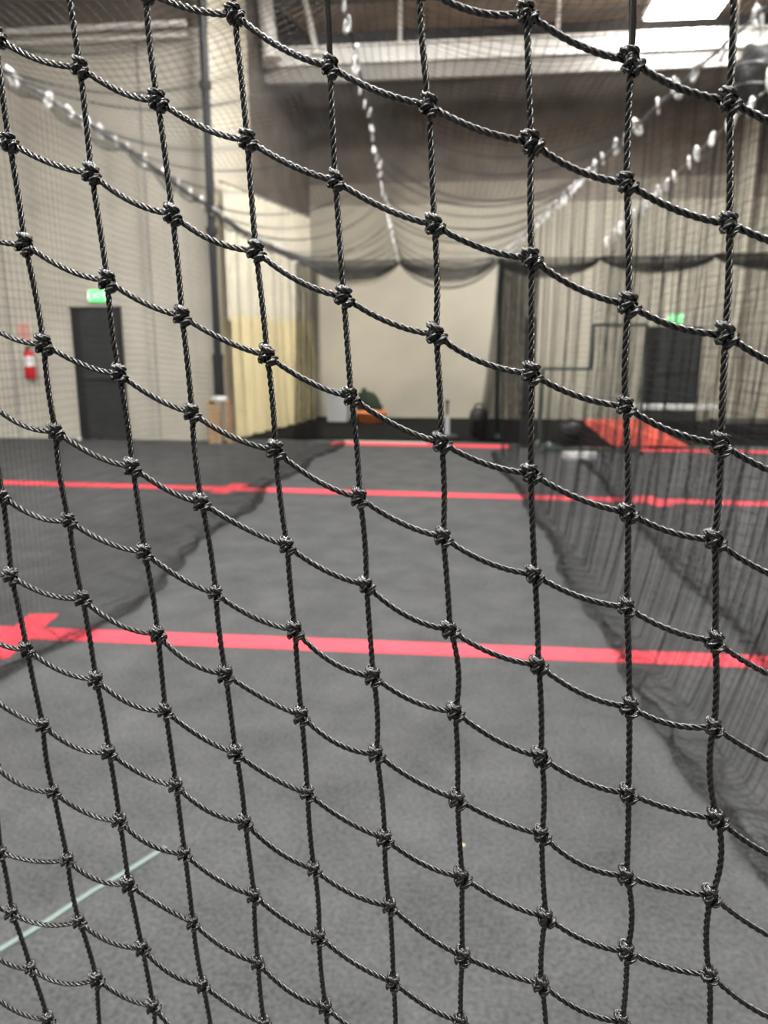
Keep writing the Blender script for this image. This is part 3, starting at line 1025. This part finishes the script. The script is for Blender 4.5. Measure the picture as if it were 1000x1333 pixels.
nN = math.cos(PHI) * cF + math.sin(PHI) * cR          # the net hangs in this upright plane
sN = math.cos(PHI) * cR - math.sin(PHI) * cF          # sideways in the plane
D0 = 0.356


def on_net(u, v):
    r = ray(u, v)
    return CAM + r * D0 / (r @ nN)


def to_sz(p):
    d = p - CAM
    return np.array([d @ sN, d[2]])


def from_sz(a, dn=0.0):
    return CAM + sN * a[0] + cZ * a[1] + nN * (D0 + dn)


def to_px(p):
    d = p - CAM
    z = d @ cFW
    return 500 + FPX * (d @ cR) / z, 666.5 - FPX * (d @ cUP) / z


SZ = {k: to_sz(on_net(*uv)) for k, uv in known.items()}
ks = list(SZ)
A_ = np.array([[1, k[0], k[1]] for k in ks], float)
B_ = np.array([SZ[k] for k in ks])
coef = np.linalg.lstsq(A_, B_, rcond=None)[0]
res = B_ - A_ @ coef
kk = np.array(ks, float)


def node(i, j):
    if (i, j) in SZ:
        return SZ[(i, j)]
    base_ = np.array([1, i, j]) @ coef
    d = np.hypot(kk[:, 0] - i, kk[:, 1] - j)
    w = np.exp(-d * 1.6)
    r_ = (w[:, None] * res).sum(0) / w.sum()
    q = base_ + r_ * math.exp(-max(0, d.min() - 1) / 4)
    h = math.sin(i * 12.9898 + j * 78.233) * 43758.5453
    h -= math.floor(h)
    return q + np.array([(h - 0.5) * 0.004, (((h * 57.3) % 1) - 0.5) * 0.004])


NODE = {}
for i in range(-22, 34):
    for j in range(-36, 50):
        a = node(i, j)
        if -0.98 < a[0] < 0.98 and 0.02 - CAM_H < a[1] < 2.95 - CAM_H:
            NODE[(i, j)] = a


def fine(k):
    u, v = to_px(from_sz(NODE[k]))
    return -330 < u < 1330 and -75 < v < 1410


FINE = {k for k in NODE if fine(k)}
sag_px = {}
bow_px = {(7, 6): 7, (9, 8): 6, (10, 7): 7, (10, 8): -5, (10, 6): -6, (6, 7): 4, (8, 7): 3, (2, 9): 2, (5, 5): -2, (5, 10): 3, (8, 9): -3}


def hseg(k, n):
    """sagging stretch of cord from knot (i, j) to (i+1, j)"""
    i, j = k
    a, b = NODE[k], NODE[(i + 1, j)]
    rr = np.random.default_rng(1000 + 97 * (i + 40) + 13 * (j + 60))
    sag = rr.uniform(0.0024, 0.0042) * (1.0 + 0.25 * (j > 6))
    if i <= 1:
        sag *= 1.25
    c = (a + b) / 2 + np.array([rr.uniform(-0.002, 0.002), -2 * sag])
    t = np.linspace(0, 1, n)[:, None]
    p = (1 - t) ** 2 * a + 2 * t * (1 - t) * c + t * t * b
    dn = rr.uniform(-0.002, 0.002) * 4 * t * (1 - t)
    return CAM + p[:, :1] * sN + p[:, 1:] * cZ + (D0 + dn) * nN


def vseg(k, n):
    i, j = k
    a, b = NODE[k], NODE[(i, j + 1)]
    rr = np.random.default_rng(5000 + 89 * (i + 40) + 17 * (j + 60))
    bow = bow_px.get(k, rr.uniform(-2.0, 2.0)) * 0.00042
    c = (a + b) / 2 + np.array([2 * bow, 0])
    t = np.linspace(0, 1, n)[:, None]
    p = (1 - t) ** 2 * a + 2 * t * (1 - t) * c + t * t * b
    dn = rr.uniform(-0.001, 0.001) * 4 * t * (1 - t)
    return CAM + p[:, :1] * sN + p[:, 1:] * cZ + (D0 + dn) * nN


NS = 40
CORD_R = 0.00158
org = np.array([nN[0] * D0, nN[1] * D0, 0.0])
fn = thing('barrier_net', 'black knotted rope net hanging right in front of the viewer', 'net', org)
done = set()
for i in sorted({k[0] for k in FINE}):
    js = sorted(j for (a, j) in FINE if a == i)
    runs = [(i, j) for j in range(js[0], js[-1]) if (i, j + 1) in NODE]
    if not runs:
        continue
    P = np.concatenate([vseg(k, NS)[(0 if q == 0 else 1):] for q, k in enumerate(runs)])
    done |= {('v',) + k for k in runs}
    V, Q = laid_rope(P - org, CORD_R * 0.97, phase=i * 1.3, hand=1.0)
    mobj('upright_cord', np_mesh('upright_cord', V, Q), M['rope'], fn)
for j in sorted({k[1] for k in FINE}):
    is_ = sorted(i for (i, b) in FINE if b == j)
    runs = [(i, j) for i in range(is_[0], is_[-1]) if (i + 1, j) in NODE]
    if not runs:
        continue
    P = np.concatenate([hseg(k, NS)[(0 if q == 0 else 1):] for q, k in enumerate(runs)])
    done |= {('h',) + k for k in runs}
    V, Q = laid_rope(P - org, CORD_R, phase=j * 0.9, hand=1.0)
    mobj('cross_cord', np_mesh('cross_cord', V, Q), M['rope'], fn)


# knots: the cord looped twice round the crossing
def knot_mesh(seed):
    r = np.random.default_rng(seed)
    R = CORD_R
    parts = []
    jit = lambda a: float(r.uniform(-a, a))

    def fat(c, rr):
        parts.append(laid_rope(np.asarray(c), rr, 0.0095, 3, 6, jit(3)))
        parts.append(tubes(np.asarray(c)[None], rr * 0.72, 6, ref=(0.21, 0.95, 0.17)))
    # collar round the upright cord above the crossing (x right, y away from the viewer, z up)
    a = np.linspace(-0.15 * PI, 1.9 * PI, 40)
    tilt = -0.35 + jit(0.25)
    c = np.stack([0.0026 * np.cos(a) - 0.0004, 0.0025 * np.sin(a), 0.0029 + tilt * 0.0025 * np.cos(a) + jit(0.0004)], -1)
    fat(c, R * 0.95)
    # turn slanting over the crossing from upper left to lower right
    ax = np.array([0.72, 0, -0.69]) + np.array([jit(0.15), 0, jit(0.15)])
    ax /= np.linalg.norm(ax)
    e1 = np.array([0, -1.0, 0]); e2 = np.cross(ax, e1)
    a = np.linspace(-0.55 * PI, 1.5 * PI, 44)
    c = 0.0024 * np.cos(a)[:, None] * e1 + 0.0027 * np.sin(a)[:, None] * e2 + ax * (-0.0010 + 0.0012 * a / PI)[:, None] + np.array([-0.0003, 0, -0.0010])
    fat(c, R * 1.0)
    # second turn lying against it at the lower right
    a = np.linspace(-0.6 * PI, 1.1 * PI, 38)
    c = 0.0022 * np.cos(a)[:, None] * e1 + 0.0023 * np.sin(a)[:, None] * e2 + ax * 0.0031 + np.array([0.0002 + jit(0.0004), 0, -0.0009 + jit(0.0004)])
    fat(c, R * 0.95)
    # tuck at the lower left coming back behind the upright
    a = np.linspace(0.05 * PI, 1.2 * PI, 30)
    c = np.stack([-0.0013 - 0.0017 * np.sin(a), -0.0022 * np.cos(a), -0.0022 - 0.0012 * np.cos(a + 0.6) + jit(0.0004)], -1)
    fat(c, R * 0.9)
    # the tight middle of the knot
    t = np.linspace(-1, 1, 9)
    ctr = np.array([-0.0004, 0, 0.0016])[None] + t[:, None] * np.array([0.0016, 0, -0.0038])[None]
    Vc, Qc = tubes(ctr[None], 1.0, 10, ref=(0.21, 0.95, 0.17))
    rad = 0.0027 * np.sqrt(np.clip(1 - t ** 2 * 0.97, 0, 1))
    Vc = (Vc.reshape(9, 10, 3) - ctr[:, None]) * rad[:, None, None] + ctr[:, None]
    parts.append((Vc.reshape(-1, 3), Qc))
    return np_mesh('knot', *merge(parts))


KM = [knot_mesh(300 + q) for q in range(5)]
for me in KM:
    me.materials.append(M['rope'])
rot = Matrix(((sN[0], nN[0], 0), (sN[1], nN[1], 0), (0, 0, 1))).to_euler()
knots = sorted(FINE, key=lambda k: (k[1], k[0]))
for q, k in enumerate(knots):
    rr = random.Random(k[0] * 131 + k[1] * 7)
    o = bpy.data.objects.new('knot', KM[rr.randrange(5)])
    o.location = from_sz(NODE[k]) - org
    e = rot.copy()
    m4 = Matrix.Rotation(rr.uniform(-0.25, 0.25), 4, Vector(nN))
    o.rotation_euler = (m4.to_3x3() @ rot.to_matrix()).to_euler()
    sc_ = rr.uniform(0.92, 1.08)
    o.scale = (sc_, sc_, sc_)
    link(o, fn)

# the rest of the same net, out to floor, sides and head height
segs = []
for k in NODE:
    if ('v',) + k not in done and (k[0], k[1] + 1) in NODE:
        segs.append(vseg(k, 5))
    if ('h',) + k not in done and (k[0] + 1, k[1]) in NODE:
        segs.append(hseg(k, 5))
V1, Q1 = tubes(np.array(segs) - org, CORD_R * 0.95, 4)
kp = np.array([from_sz(NODE[k]) for k in NODE if k not in FINE]) - org
a9 = np.linspace(0, 2 * PI, 9)
ring1 = np.stack([0.0026 * np.cos(a9), 0.0026 * np.sin(a9), 0.0026 - 0.0009 * np.cos(a9)], -1)
ring2 = np.stack([0.0006 + 0.0024 * np.cos(a9), 0.0028 * np.sin(a9), -0.0012 + 0.0022 * np.cos(a9)], -1)
Vt, Qt = merge([tubes(ring1[None], 0.0015, 4, ref=(0, 0.1, 1)), tubes(ring2[None], 0.0017, 4, ref=(0.7, 0.1, -0.7))])
Vt = Vt[:, :1] * sN + Vt[:, 1:2] * nN + Vt[:, 2:] * cZ
V2 = (kp[:, None, :] + Vt[None]).reshape(-1, 3)
Q2 = (Qt[None] + (np.arange(len(kp)) * len(Vt))[:, None, None]).reshape(-1, 4)
o = mobj('outer_mesh', np_mesh('outer_mesh', *merge([(V1, Q1), (V2, Q2)])), M['rope'], fn)
o['kind'] = 'stuff'
